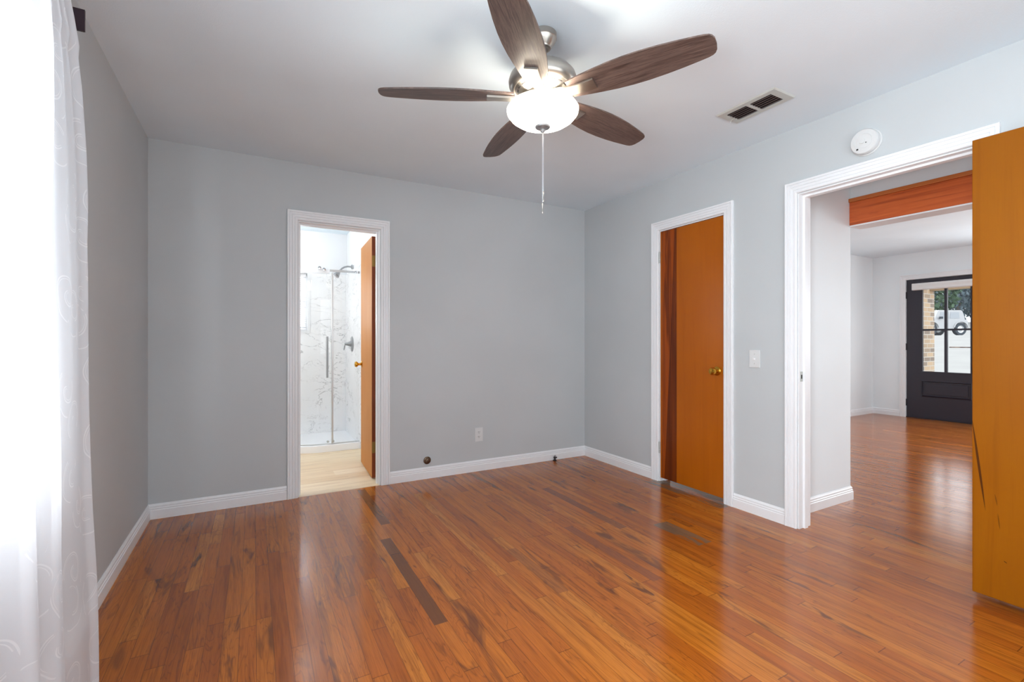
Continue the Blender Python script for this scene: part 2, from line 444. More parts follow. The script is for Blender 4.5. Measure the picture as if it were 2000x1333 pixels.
def sweep(bm, path, prof, put, ms=0.0, me=0.0):
    """sweep a profile (offset to the left of the path, depth) along a 2D path with mitred corners; put(u,v,depth) -> xyz"""
    n = len(path); rows = []
    P = [Vector(p) for p in path]
    nor = []
    for a, b_ in zip(P, P[1:]):
        d = (b_ - a).normalized(); nor.append((Vector((-d.y, d.x)), d))
    for i in range(n):
        row = []
        for off, dep in prof:
            if i == 0: q = P[0] + nor[0][0] * off + nor[0][1] * off * ms
            elif i == n - 1: q = P[-1] + nor[-1][0] * off - nor[-1][1] * off * me
            else:
                a, b_ = nor[i - 1][0], nor[i][0]; m_ = (a + b_) / (1 + a.dot(b_)); q = P[i] + m_ * off
            row.append(bm.verts.new(put(q.x, q.y, dep)))
        rows.append(row)
    k = len(prof)
    for A, B in zip(rows, rows[1:]):
        for j in range(k): bm.faces.new((A[j], A[(j + 1) % k], B[(j + 1) % k], B[j]))
    bm.faces.new(rows[0][::-1]); bm.faces.new(rows[-1])
def prism(bm, pts, put, d0, d1):
    """closed 2D outline extruded from depth d0 to d1"""
    A = [bm.verts.new(put(u, v, d0)) for u, v in pts]; B = [bm.verts.new(put(u, v, d1)) for u, v in pts]
    n = len(pts)
    for k in range(n): bm.faces.new((A[k], A[(k + 1) % n], B[(k + 1) % n], B[k]))
    bm.faces.new(A[::-1]); bm.faces.new(B)
def wall_grid(bm, u0, u1, v0, v1, d0, d1, holes, put):
    us = sorted({u0, u1, *[h[0] for h in holes], *[h[1] for h in holes]})
    vs = sorted({v0, v1, *[h[2] for h in holes], *[h[3] for h in holes]})
    cell = {}
    for i in range(len(us) - 1):
        for j in range(len(vs) - 1):
            cu, cv = (us[i] + us[i + 1]) / 2, (vs[j] + vs[j + 1]) / 2
            if not any(h[0] < cu < h[1] and h[2] < cv < h[3] for h in holes): cell[i, j] = 1
    cache = {}
    def V(i, j, d):
        if (i, j, d) not in cache: cache[i, j, d] = bm.verts.new(put(us[i], vs[j], (d0, d1)[d]))
        return cache[i, j, d]
    for (i, j) in cell:
        bm.faces.new((V(i, j, 0), V(i, j + 1, 0), V(i + 1, j + 1, 0), V(i + 1, j, 0)))
        bm.faces.new((V(i, j, 1), V(i + 1, j, 1), V(i + 1, j + 1, 1), V(i, j + 1, 1)))
        for di, dj, a, b_ in ((-1, 0, (i, j), (i, j + 1)), (1, 0, (i + 1, j + 1), (i + 1, j)), (0, -1, (i + 1, j), (i, j)), (0, 1, (i, j + 1), (i + 1, j + 1))):
            if (i + di, j + dj) not in cell:
                bm.faces.new((V(*a, 0), V(*b_, 0), V(*b_, 1), V(*a, 1))[::-1])

def base_of(o):
    v = Vector((0, 0, 0))
    while o: v += o.location; o = o.parent
    return v
def obj(name, bm, m, parent=None, smooth=False, loc=None):
    """ONE mesh object; the bmesh is in world coordinates"""
    bmesh.ops.recalc_face_normals(bm, faces=bm.faces)
    off = base_of(parent) if parent else Vector(loc or (0, 0, 0))
    bmesh.ops.translate(bm, verts=bm.verts, vec=-off)
    me = bpy.data.meshes.new(name); bm.to_mesh(me); bm.free()
    for q in (m if isinstance(m, list) else [m]): me.materials.append(M[q])
    if smooth:
        for p in me.polygons: p.use_smooth = True
        me.set_sharp_from_angle(angle=math.radians(35))
    o = bpy.data.objects.new(name, me); C.objects.link(o)
    if parent: o.parent = parent
    elif loc: o.location = loc
    return o
def tag(o, label, cat, group=None, kind=None):
    o['label'] = label; o['category'] = cat
    if group: o['group'] = group
    if kind: o['kind'] = kind
    return o
def thing(name, loc, label, cat, group=None, kind=None):
    o = bpy.data.objects.new(name, None); o.empty_display_size = 0.1; C.objects.link(o); o.location = loc
    return tag(o, label, cat, group, kind)
def part(name, bm, m, parent, smooth=False, label=None):
    o = obj(name, bm, m, parent, smooth)
    if label: o['label'] = label
    return o
def struct(name, bm, m, label, cat):
    return tag(obj(name, bm, m), label, cat, kind='structure')

# ------------------------------------------------------------------ the setting
L, R, D, H, REAR = -0.5896, 2.8962, 3.7407, 2.44, -0.50
T = 0.12
CX = 3.772                       # corner of the closet wall in the hall
LX, LY = 8.560, 3.710            # living room front wall / far side wall
yz = lambda x, s=1: (lambda u, v, d: (x + s * d, u, v))     # wall in a plane of constant x (u = y, v = z)
xz = lambda y, s=1: (lambda u, v, d: (u, y + s * d, v))     # wall in a plane of constant y (u = x, v = z)
BD = (0.287, 0.877, 2.018)       # bath doorway x0, x1, head
CD = (2.157, 2.758, 2.036)       # closet doorway y0, y1, head
MD = (0.840, 1.647, 2.036)       # main doorway
FD = (2.366, 3.282, 2.048)       # front door
W1 = (0.36, 1.77, 0.70, 2.06)    # side window y0, y1, z0, z1
W6 = (-0.42, 0.22, 0.70, 2.06)   # added side window beside the camera, unseen, for fill light
W2 = (-0.15, 2.45, 0.80, 2.08)   # added rear window, unseen, lets fill light in
BX0, BX1, BY = -1.05, 1.00, 6.00 # bathroom

b = BM(); box(b, L - T, LX + T, -2.15, D, -0.06, 0.0); struct('floor', b, 'oak', 'glossy orange-brown oak strip floor running through bedroom, hall and living room', 'floor')
b = BM(); box(b, BX0 - T, BX1 + T, D, BY + T, -0.06, 0.0); struct('floor_bathroom', b, 'vinyl', 'pale beige vinyl plank floor inside the bathroom doorway', 'floor')
b = BM(); box(b, L - T, R + T, REAR - T, D + T, H, H + 0.1); struct('ceiling', b, 'white_ceiling_paint', 'white textured bedroom ceiling around the fan', 'ceiling')
b = BM(); box(b, R + T, LX + T, -2.27, LY + T, H, H + 0.1); struct('ceiling_living', b, 'white_ceiling_paint', 'white ceiling over hall and living room beyond the open doorway', 'ceiling')
b = BM(); box(b, BX0 - T, BX1 + T, D + T, BY + T, H, H + 0.1); struct('ceiling_bathroom', b, 'white_ceiling_paint', 'white ceiling inside the bathroom', 'ceiling')

b = BM(); wall_grid(b, REAR - T, D + T, 0, H, 0, -T, [W1, W6], yz(L)); struct('wall_left', b, 'grey_wall_paint', 'grey side wall beside the sheer curtain', 'wall')
b = BM(); wall_grid(b, L, R, 0, H, 0, T, [(BD[0], BD[1], 0, BD[2])], xz(D)); struct('wall_back', b, 'grey_wall_paint', 'grey back wall with the narrow bathroom doorway', 'wall')
b = BM(); wall_grid(b, REAR, D + T, 0, H, 0, T, [(CD[0], CD[1], 0, CD[2]), (MD[0], MD[1], 0, MD[2])], yz(R)); struct('wall_right', b, 'grey_wall_paint', 'light grey wall with closet door and wide open doorway', 'wall')
b = BM(); wall_grid(b, L, R + T, 0, H, 0, -T, [W2], xz(REAR)); struct('wall_rear', b, 'grey_wall_paint', 'grey wall behind the camera with an added wide window', 'wall')
# closet and hall
b = BM(); box(b, R + T, CX, 1.775, 1.895, 0, H); struct('wall_hall', b, 'white_wall_paint', 'short white wall end seen just through the open doorway', 'wall')
b = BM(); box(b, CX - T, CX, 1.895, LY + T, 0, H); struct('wall_closet', b, 'white_wall_paint', 'white wall between closet and living room', 'wall')
b = BM(); box(b, CX, CX + 0.14, -2.15, 1.775, 1.985, H); struct('trim_header', b, 'white_wall_paint', 'white dropped header above the opening from hall to living room', 'header')
b = BM(); wall_grid(b, R + T, LX + T, 0, H, 0, -T, [(6.2, 8.2, 0.6, 2.15)], xz(-2.15)); struct('wall_living_side', b, 'white_wall_paint', 'white living room wall with an added wide window', 'wall')
b = BM(); box(b, CX, LX, LY, LY + T, 0, H); struct('wall_living_back', b, 'white_wall_paint', 'white living room wall left of the front door corner', 'wall')
b = BM(); wall_grid(b, -2.15, LY + T, 0, H, 0, 0.14, [(FD[0], FD[1], 0, FD[2]), (-0.7, 1.9, 0.7, 2.1)], yz(LX)); struct('wall_living_front', b, 'white_wall_paint', 'white living room wall holding the dark front door', 'wall')
# bathroom
b = BM(); wall_grid(b, D + T, BY + T, 0, H, 0, -T, [(4.2, 5.2, 1.1, 2.1)], yz(BX0)); struct('wall_bathroom_left', b, 'bath_wall_paint', 'white bathroom wall opposite the shower valve', 'wall')  # the opening is added and unseen, for the side fill light
b = BM(); wall_grid(b, BX0, BX1, 0, H, 0, T, [(0.06, 0.556, 1.262, 1.94)], xz(BY)); struct('wall_bathroom_back', b, 'bath_wall_paint', 'white bathroom wall above the marble shower surround', 'wall')
b = BM(); box(b, BX1, BX1 + T, D + T, BY + T, 0, H); struct('wall_bathroom_right', b, 'bath_wall_paint', 'white bathroom wall carrying shower head and valve', 'wall')
b = BM(); box(b, BX0 - T, L - T, D, D + T, 0, H); struct('wall_bathroom_front', b, 'bath_wall_paint', 'white bathroom wall on the bedroom side', 'wall')

# marble surround (two slabs with a window cut-out)
b = BM(); wall_grid(b, 0.02, BX1 - 0.012, 0.0, 1.945, -0.012, -0.001, [(0.06, 0.556, 1.262, 1.94)], xz(BY)); struct('trim_marble_back', b, 'marble', 'grey-veined white marble panel at the back of the shower', 'wall panel')
b = BM(); box(b, BX1 - 0.012, BX1 - 0.001, 5.02, BY - 0.001, 0, 1.945); struct('trim_marble_side', b, 'marble', 'grey-veined white marble panel behind the shower valve', 'wall panel')

# casings
CAS = [(0.0, 0.0), (0.0, 0.011), (0.004, 0.014), (0.017, 0.014), (0.019, 0.010), (0.021, 0.014), (0.035, 0.016), (0.037, 0.012), (0.039, 0.016), (0.053, 0.017), (0.055, 0.013), (0.057, 0.018), (0.067, 0.019), (0.070, 0.016), (0.070, 0.0)]
def casing(name, u0, u1, head, put, label, rev=0.004):
    b = BM(); sweep(b, [(u0 - rev, 0.0), (u0 - rev, head + rev), (u1 + rev, head + rev), (u1 + rev, 0.0)], CAS, put)
    return struct(name, b, 'white_trim_paint', label, 'door casing')
casing('trim_1', BD[0], BD[1], BD[2], xz(D, -1), 'white ridged casing around the bathroom doorway')
casing('trim_2', CD[0], CD[1], CD[2], yz(R, -1), 'white ridged casing around the closed closet door')
casing('trim_3', MD[0], MD[1], MD[2], yz(R, -1), 'white ridged casing around the wide open doorway')
casing('trim_4', FD[0], FD[1], FD[2], yz(LX, -1), 'white casing around the dark front door')
casing('trim_5', BD[0], BD[1], BD[2], xz(D + T, 1), 'white casing on the bathroom side of the narrow doorway')

# jamb linings with stops
def jamb(name, u0, u1, head, put, label, stop_at):
    b = BM()
    pr = [(0.0, 0.0), (0.0, T), (-0.006, T), (-0.006, stop_at + 0.035), (-0.018, stop_at + 0.033), (-0.018, stop_at), (-0.006, stop_at), (-0.006, 0.0)]
    sweep(b, [(u0, 0.0), (u0, head), (u1, head), (u1, 0.0)], pr, put)
    return struct(name, b, 'white_trim_paint', label, 'door jamb')
jamb('trim_6', MD[0], MD[1], MD[2], yz(R), 'white jamb lining the wide open doorway', 0.040)
jamb('trim_7', BD[0], BD[1], BD[2], xz(D), 'white jamb lining the bathroom doorway', 0.045)
jamb('trim_8', CD[0], CD[1], CD[2], yz(R), 'white jamb lining the closet doorway', 0.045)

# baseboards
BB = [(0, 0), (0.014, 0), (0.014, 0.056), (0.0105, 0.060), (0.012, 0.068), (0.0085, 0.073), (0.009, 0.083), (0.005, 0.090), (0.003, 0.095), (0, 0.095)]
fl = lambda u, v, d: (u, v, d)
def baseboard(name, path, label, ms=0, me=0):
    b = BM(); sweep(b, path, BB, fl, ms, me); return struct(name, b, 'white_trim_paint', label, 'baseboard')
baseboard('baseboard_left', [(L, D), (L, REAR)], 'white baseboard running behind the curtain along the side wall', 1, 0)
baseboard('baseboard_back_left', [(BD[0] - 0.076, D), (L, D)], 'white baseboard between bathroom doorway and curtain corner', 0, 1)
baseboard('baseboard_back_right', [(R, D), (BD[1] + 0.076, D)], 'white baseboard on the back wall under the outlet', 1, 0)
baseboard('baseboard_right_far', [(R, CD[1] + 0.076), (R, D)], 'short white baseboard between room corner and closet door', 0, 1)
baseboard('baseboard_right_mid', [(R, MD[1] + 0.076), (R, CD[0] - 0.076)], 'white baseboard below the light switch')
baseboard('baseboard_right_near', [(R, REAR), (R, MD[0] - 0.076)], 'white baseboard behind the open amber door')
baseboard('baseboard_hall', [(CX, LY), (CX, 1.775), (R + T + 0.002, 1.775)], 'white baseboard around the short wall end in the hall')
baseboard('baseboard_living', [(LX, FD[1] + 0.076), (LX, LY), (CX + 0.015, LY)], 'white baseboard in the living room corner by the front door')

# stained board across the header
b = BM(); box(b, CX - 0.016, CX, -2.1, 1.774, 1.972, 2.135, 0.002)
bd = tag(obj('trim_board', b, 'beam'), 'red-brown stained wooden board across the white hall header', 'board', kind='structure')
b = BM(); box(b, CX - 0.030, CX, -2.1, 1.774, 2.1355, 2.162, 0.003); part('board_lip', b, 'lip', bd, label='lighter honey wood lip along the top of the board')
b = BM(); box(b, CX - 0.012, CX + 0.14, -2.1, 1.774, 1.962, 1.9715); part('board_soffit', b, 'white_trim_paint', bd, label='pale grey strip under the board')

# ------------------------------------------------------------------ windows
def window(name, u0, u1, z0, z1, put, label, mid=True):
    w = thing(name, put((u0 + u1) / 2, z0, 0.05), label, 'window', kind='structure')
    f = 0.05; b = BM()
    sweep(b, [(u0, z0), (u0, z1), (u1, z1), (u1, z0), (u0, z0)], [(0, 0.03), (0, 0.09), (-f, 0.09), (-f, 0.03)], put); part('window_frame', b, 'white_trim_paint', w)
    b = BM(); zm = (z0 + z1) / 2
    P = [put(u0 + f, zm - 0.025, 0.045), put(u1 - f, zm + 0.025, 0.085)]
    box(b, min(P[0][0], P[1][0]), max(P[0][0], P[1][0]), min(P[0][1], P[1][1]), max(P[0][1], P[1][1]), P[0][2], P[1][2]); part('meeting_rail', b, 'white_trim_paint', w)
    b = BM(); P = [put(u0 + f, z0 + f, 0.058), put(u1 - f, z1 - f, 0.062)]
    box(b, min(P[0][0], P[1][0]), max(P[0][0], P[1][0]), min(P[0][1], P[1][1]), max(P[0][1], P[1][1]), P[0][2], P[1][2]); part('window_pane', b, 'clear_pane', w)
    return w
w1 = window('window_1', *W1, yz(L, -1), 'bright window behind the sheer white curtain')
b = BM(); box(b, L - 0.03, L + 0.035, W1[0] - 0.06, W1[1] + 0.06, W1[2] - 0.028, W1[2] - 0.002, 0.004); part('window_sill', b, 'white_trim_paint', w1)
window('added_window_6', *W6, yz(L, -1), 'added bare side window out of view beside the camera')
window('added_window_2', *W2, xz(REAR, -1), 'added wide window in the unseen wall behind the camera')
w4 = window('window_3', 0.06, 0.556, 1.262, 1.94, xz(BY, 1), 'small window with white blinds behind the shower glass')
b = BM(); sweep(b, [(0.06, 1.262), (0.06, 1.94), (0.556, 1.94), (0.556, 1.262), (0.06, 1.262)], [(0.0, 0.0), (0, 0.016), (0.028, 0.016), (0.028, 0.0)][::-1], xz(BY - 0.012, -1)); part('window_surround', b, 'white_trim_paint', w4)
window('added_window_4', -0.7, 1.9, 0.7, 2.1, yz(LX, 1), 'added unseen living room window beside the front door')  # added window, unseen, for the front fill light
window('added_window_5', 6.2, 8.2, 0.6, 2.15, xz(-2.15, -1), 'added wide living room side window, out of view')  # added out of view to let the side fill light in
bl = thing('venetian_blind', (0.308, BY + 0.02, 1.30), 'white slatted blind lowered over the bathroom window', 'blind')
b = BM()
for k in range(26):
    z = 1.285 + k * 0.0235; i0 = len(b.verts); vs = box(b, 0.075, 0.541, BY + 0.006, BY + 0.026, z, z + 0.0015)
    xform(b, vs, Matrix.Translation((0, BY + 0.016, z)) @ Matrix.Rotation(math.radians(35), 4, 'X') @ Matrix.Translation((0, -BY - 0.016, -z)))
part('blind_slats', b, 'blind', bl)
b = BM(); box(b, 0.072, 0.544, BY + 0.002, BY + 0.028, 1.895, 1.932, 0.003); part('headrail', b, 'blind', bl)
b = BM(); box(b, 0.075, 0.541, BY + 0.008, BY + 0.024, 1.268, 1.280, 0.003); part('bottom_rail', b, 'blind', bl)

# ------------------------------------------------------------------ sheer curtain and rod
EDGE = [(2.215, 1.845, -.490), (2.17, 1.856, -.489), (2.121, 1.895, -.488), (2.051, 1.943, -.487), (1.94, 1.976, -.485), (1.752, 1.998, -.483), (1.585, 1.995, -.480), (1.449, 1.981, -.478), (1.32, 1.990, -.476), (1.088, 1.996, -.472), (.837, 2.000, -.468), (.588, 1.997, -.464), (.328, 2.012, -.460), (.026, 2.014, -.455)]
def edge_at(z):
    for (za, ya, xa), (zb, yb, xb) in zip(EDGE, EDGE[1:]):
        if zb <= z <= za:
            t = (za - z) / (za - zb); return ya + (yb - ya) * t, xa + (xb - xa) * t
    return EDGE[-1][1:] if z < EDGE[-1][0] else EDGE[0][1:]
b = BM(); NZ, NS = 70, 240
uvl = b.loops.layers.uv.new('UVMap'); grid = []; ztop, zbot = 2.215, 0.026
FOLD = [(0.0, 0.0), (0.02, 0.012), (0.05, -0.004), (0.16, 0.004), (0.28, -0.006), (0.335, 0.0), (0.36, 0.030), (0.40, 0.034), (0.46, 0.004), (0.495, -0.016), (0.52, 0.026), (0.58, 0.04), (0.66, -0.01), (0.74, 0.036), (0.84, -0.012), (0.93, 0.036), (1.02, -0.01), (1.1, 0.034), (1.2, -0.012), (1.3, 0.034), (1.4, -0.01), (1.5, 0.034), (1.6, -0.01)]
def fold(s):
    for (a, fa), (c, fc) in zip(FOLD, FOLD[1:]):
        if a <= s <= c:
            t = (s - a) / (c - a); t = t * t * (3 - 2 * t); return fa + (fc - fa) * t
    return 0
for i in range(NZ + 1):
    z = ztop + (zbot - ztop) * i / NZ; ye, xe = edge_at(z); q = (ztop - z) / (ztop - zbot); row = []
    for j in range(NS + 1):
        s = 1.58 * j / NS
        gath = 0.80 + 0.20 * min(1, q * 2.2)                 # gathered tighter on the rod
        amp = 0.55 + 0.45 * q
        ripple = 0.006 * (1 - q) ** 2 * math.sin(s * 75)
        x = xe + fold(s) * amp + ripple + 0.004 * math.sin(z * 5 + s * 9)
        if q < 0.08: x = xe + 0.004 + max(0, fold(s)) * 0.4 + 0.006 * math.sin(s * 75)
        row.append((b.verts.new((x, ye - s * gath, z)), (s * 1.15, z)))
    grid.append(row)
for i in range(NZ):
    for j in range(NS):
        q = (grid[i][j], grid[i + 1][j], grid[i + 1][j + 1], grid[i][j + 1])
        f = b.faces.new([v for v, _ in q])
        for lp, (_, uv) in zip(f.loops, q): lp[uvl].uv = uv
cu = obj('sheer_curtain', b, 'sheer', smooth=True)
tag(cu, 'sheer white floor-length curtain with swirl embroidery hanging over the side window', 'curtain')

rod = thing('curtain_rod', (-0.514, 1.2, 2.170), 'dark metal curtain rod with square end plate near the ceiling', 'curtain rod')
b = BM(); tube(b, [(-0.514, 0.10, 2.170), (-0.514, 1.975, 2.170)], 0.008, 14); part('rod', b, 'black_metal', rod, True)
b = BM()
for y_, hs in ((1.972, 0.0340),):
    vs = []
    prof = [(0.034, 1.972), (0.034, 1.980), (0.029, 1.986), (0.029, 1.992), (0.018, 2.006), (0.006, 2.016)]
    rings = []
    for hw, yy in prof:
        rings.append([b.verts.new((-0.508 + sx * hw * 1.05, yy, 2.170 + sz * hw)) for sx, sz in ((-1, -1), (1, -1), (1, 1), (-1, 1))])
    for A, B_ in zip(rings, rings[1:]):
        for k in range(4): b.faces.new((A[k], A[(k + 1) % 4], B_[(k + 1) % 4], B_[k]))
    b.faces.new(rings[0]); b.faces.new(rings[-1])
part('finial', b, 'black_metal', rod)
b = BM(); box(b, L, L + 0.006, 1.80, 1.83, 2.13, 2.21, 0.002); box(b, L + 0.006, -0.523, 1.809, 1.821, 2.155, 2.163); box(b, -0.527, -0.502, 1.808, 1.822, 2.153, 2.161, 0.002); part('bracket', b, 'black_metal', rod)

# ------------------------------------------------------------------ doors
def knob(bm, c, ax, sgn, r=0.027, rose=0.032):
    prof = [(0.001, 0.0), (rose, 0.0), (rose, 0.004), (rose * 0.7, 0.009), (0.012, 0.012), (0.011, 0.030), (0.016, 0.036), (r, 0.044), (r * 1.02, 0.054), (r * 0.85, 0.062), (r * 0.45, 0.066), (0.001, 0.067)]
    lathe(bm, [(a, sgn * h) for a, h in prof], c, ax, 28, False)
# closet door, closed
d2 = thing('door_2', (R + 0.01, 2.457, 0), 'closed amber veneer closet door with a dark red grain strip', 'door', kind='structure')
b = BM(); box(b, R + 0.004, R + 0.039, CD[0] + 0.009, CD[1] - 0.010, 0.030, CD[2] - 0.009, 0.0015); part('door_slab', b, 'amber_closet_veneer', d2)
b = BM(); knob(b, (R + 0.004, 2.217, 0.926), 'x', -1); part('door_knob', b, 'brass', d2, True)
for zc in (1.818, 0.272):
    b = BM(); tube(b, [(R - 0.002, CD[1] - 0.003, zc - 0.044), (R - 0.002, CD[1] - 0.003, zc - 0.016)], 0.0065, 10); tube(b, [(R - 0.002, CD[1] - 0.003, zc - 0.013), (R - 0.002, CD[1] - 0.003, zc + 0.044)], 0.0065, 10)
    tube(b, [(R - 0.002, CD[1] - 0.003, zc + 0.044), (R - 0.002, CD[1] - 0.003, zc + 0.050)], [0.0065, 0.003], 10)
    box(b, R - 0.001, R + 0.003, CD[1] + 0.002, CD[1] + 0.004, zc - 0.042, zc + 0.042)
    part('hinge', b, 'zinc', d2, True)
b = BM(); box(b, R - 0.0005, R + 0.012, CD[0] + 0.004, CD[0] + 0.0085, 0.905, 0.955); part('latch_plate', b, 'zinc', d2)
# main door, swung flat against the wall
d3 = thing('door_3', (2.807, 0.43, 0.033), 'amber veneer door swung open against the wall beside the wide doorway', 'door', kind='structure')
b = BM(); box(b, 2.790, 2.825, 0.025, 0.830, 0.033, 2.032, 0.004); part('door_slab', b, 'amber_entry_veneer', d3)
b = BM(); knob(b, (2.790, 0.086, 0.93), 'x', -1); part('door_knob', b, 'brass', d3, True)
for zc in (1.80, 0.25):
    b = BM(); tube(b, [(2.858, 0.833, zc - 0.045), (2.858, 0.833, zc + 0.045)], 0.0065, 10); box(b, 2.825, 2.858, 0.826, 0.8295, zc - 0.044, zc + 0.044); part('hinge', b, 'aged_brass', d3, True)
# strike plate in the far jamb
b = BM(); box(b, R + 0.010, R + 0.034, MD[1] - 0.0085, MD[1] - 0.0058, 0.895, 0.955); sp_ = tag(obj('strike_plate', b, 'zinc'), 'small metal strike plate set in the white doorway jamb', 'strike plate')
b = BM(); box(b, R + 0.015, R + 0.027, MD[1] - 0.0092, MD[1] - 0.0084, 0.912, 0.936); part('latch_hole', b, 'slot', sp_)
# bathroom door, open into the bathroom
d1 = thing('door_1', (0.872, 3.93, 0), 'narrow wooden door standing open into the white bathroom', 'door', kind='structure')
rotm = Matrix.Translation((0.890, 3.930, 0)) @ Matrix.Rotation(math.radians(-2.6), 4, 'Z')
def local(bm):
    for v in bm.verts: v.co = rotm @ v.co
b = BM(); box(b, -0.036, 0, 0.001, 0.580, 0.012, 2.004, 0.001); local(b); part('door_slab', b, 'pale_bath_door_veneer', d1)
b = BM(); box(b, -0.0355, -0.0005, -0.0012, 0.0008, 0.0125, 2.0035); local(b); part('edge_strip', b, 'red_brown_door_edge', d1, label='red-brown hinge edge of the door')
b = BM(); knob(b, (-0.036, 0.520, 0.926), 'x', -1, 0.026, 0.030); local(b); part('door_knob', b, 'brass', d1, True)
for zc in (1.800, 0.262):
    b = BM(); box(b, -0.034, 0.002, -0.0035, -0.0012, zc - 0.046, zc + 0.046)
    tube(b, [(0.007, -0.006, zc - 0.047), (0.007, -0.006, zc + 0.047)], 0.0065, 10)
    for q in (-0.028, 0.0, 0.028): lathe(b, [(0.001, -0.0052), (0.004, -0.005), (0.004, -0.0035)], (-0.018, 0, zc + q), 'y', 8, False)
    local(b); part('hinge', b, 'aged_brass', d1, True)
# front door
d4 = thing('door_4', (LX + 0.05, (FD[0] + FD[1]) / 2, 0), 'blackish navy front door with a four-pane window', 'door', kind='structure')
G = (2.560, 3.092, 0.690, 1.905)
b = BM(); wall_grid(b, FD[0] + 0.004, FD[1] - 0.004, 0.012, FD[2] - 0.004, 0.012, 0.055, [(G[0], G[1], G[2], G[3]), (2.545, 3.106, 0.320, 0.562)], yz(LX)); part('door_slab', b, 'navy', d4)
b = BM()
sweep(b, [(2.545, 0.320), (2.545, 0.562), (3.106, 0.562), (3.106, 0.320), (2.545, 0.320)], [(0, 0.012), (-0.012, 0.006), (-0.020, 0.020), (-0.020, 0.05), (0, 0.05)], yz(LX))
box(b, LX + 0.024, LX + 0.05, 2.566, 3.085, 0.341, 0.541); box(b, LX + 0.014, LX + 0.024, 2.590, 3.061, 0.365, 0.517, 0.004); part('lower_panel', b, 'navy', d4)
b = BM(); box(b, LX + 0.012, LX + 0.05, 2.812, 2.842, G[2], G[3]); box(b, LX + 0.014, LX + 0.048, G[0], G[1], 1.285, 1.311); part('muntins', b, 'navy', d4)
b = BM(); sweep(b, [(G[0], G[2]), (G[0], G[3]), (G[1], G[3]), (G[1], G[2]), (G[0], G[2])], [(0.012, 0.012), (0.010, 0.004), (-0.004, 0.006), (-0.006, 0.02), (0.012, 0.02)], yz(LX)); part('glazing_frame', b, 'navy', d4)
b = BM(); box(b, LX + 0.030, LX + 0.034, G[0], G[1], G[2], G[3]); part('door_glass', b, 'clear_pane', d4)
b = BM(); box(b, LX + 0.0, LX + 0.11, FD[0], FD[1], 0.0, 0.011); part('threshold', b, 'dark_iron', d4)
for zc in (1.82, 1.05, 0.22):
    b = BM(); tube(b, [(LX + 0.004, FD[1] - 0.002, zc - 0.05), (LX + 0.004, FD[1] - 0.002, zc + 0.05)], 0.006, 8); part('hinge', b, 'dark_iron', d4, True)
sh = thing('roller_shade', (LX - 0.02, 2.83, 1.884), 'rolled-up white shade across the top of the front door window', 'shade')
b = BM(); prism(b, [(-0.0, 1.884), (-0.046, 1.884), (-0.056, 1.896), (-0.050, 1.925), (-0.056, 1.955), (-0.046, 1.983), (0, 1.983)], lambda u, v, d: (LX + 0.0115 + u, d, v), 2.462, 3.196); part('cassette', b, 'fabric_shade', sh, False)
for y_ in (2.4615, 3.1965):
    b = BM(); box(b, LX - 0.040, LX + 0.010, y_ - 0.002, y_ + 0.002, 1.886, 1.981, 0.001); part('end_cap', b, 'white_plastic', sh)

# ------------------------------------------------------------------ ceiling fan
FX, FY, FZ = 1.070, 1.668, 2.172
fan = thing('ceiling_fan', (FX, FY, H), 'five-blade brushed nickel ceiling fan with lit bowl light', 'ceiling fan')
b = BM(); lathe(b, [(0.056, H), (0.059, H - 0.003), (0.059, H - 0.024), (0.056, H - 0.027), (0.0555, H - 0.029), (0.048, H - 0.040), (0.038, H - 0.056), (0.036, H - 0.058), (0.034, H - 0.063), (0.026, H - 0.066), (0.014, H - 0.062)], (FX, FY, 0), 'z', 48, False); part('canopy', b, 'nickel', fan, True)
b = BM(); tube(b, [(FX, FY, H - 0.05), (FX, FY, 2.285)], 0.0115, 16); lathe(b, [(0.012, 2.312), (0.022, 2.308), (0.024, 2.292), (0.024, 2.284)], (FX, FY, 0), 'z', 24, False); part('downrod', b, 'nickel', fan, True)
b = BM(); lathe(b, [(0.012, 2.288), (0.060, 2.290), (0.098, 2.287), (0.122, 2.276), (0.138, 2.258), (0.1445, 2.238), (0.142, 2.220), (0.132, 2.206), (0.123, 2.202), (0.118, 2.205), (0.114, 2.203), (0.095, 2.193), (0.074, 2.186), (0.066, 2.186)], (FX, FY, 0), 'z', 64, False)
mh = part('motor_housing', b, 'nickel', fan, True)
for k in range(20):
    a = 2 * PI * (k + 0.5) / 20; b = BM()
    vs = box(b, -0.0105, 0.0105, -0.0025, 0.0025, -0.001, 0.001, 0)
    xform(b, vs, Matrix.Translation((FX + 0.1045 * math.cos(a), FY + 0.1045 * math.sin(a), 2.1975)) @ Matrix.Rotation(a, 4, 'Z') @ Matrix.Rotation(math.radians(-28), 4, 'Y') @ Matrix.Rotation(PI / 2, 4, 'Z'))
    part('vent_slot', b, 'slot', mh)
b = BM(); lathe(b, [(0.050, 2.188), (0.068, 2.188), (0.068, 2.158), (0.064, 2.154), (0.050, 2.153)], (FX, FY, 0), 'z', 48, False); part('hub', b, 'nickel', fan, True)
b = BM(); lathe(b, [(0.058, 2.1545), (0.060, 2.150), (0.056, 2.146), (0.040, 2.142), (0.030, 2.120), (0.012, 2.118), (0.008, 2.055)], (FX, FY, 0), 'z', 48, False); part('light_collar', b, 'nickel', fan, True)
b = BM(); lathe(b, [(0.144, 2.118), (0.136, 2.131), (0.122, 2.1385), (0.118, 2.141), (0.121, 2.143), (0.128, 2.1415), (0.143, 2.132), (0.1515, 2.118), (0.1490, 2.105), (0.136, 2.088), (0.112, 2.071), (0.080, 2.058), (0.045, 2.051), (0.012, 2.049)], (FX, FY, 0), 'z', 64, False); part('light_bowl', b, 'bowl', fan, True, 'lit warm white frosted glass bowl')
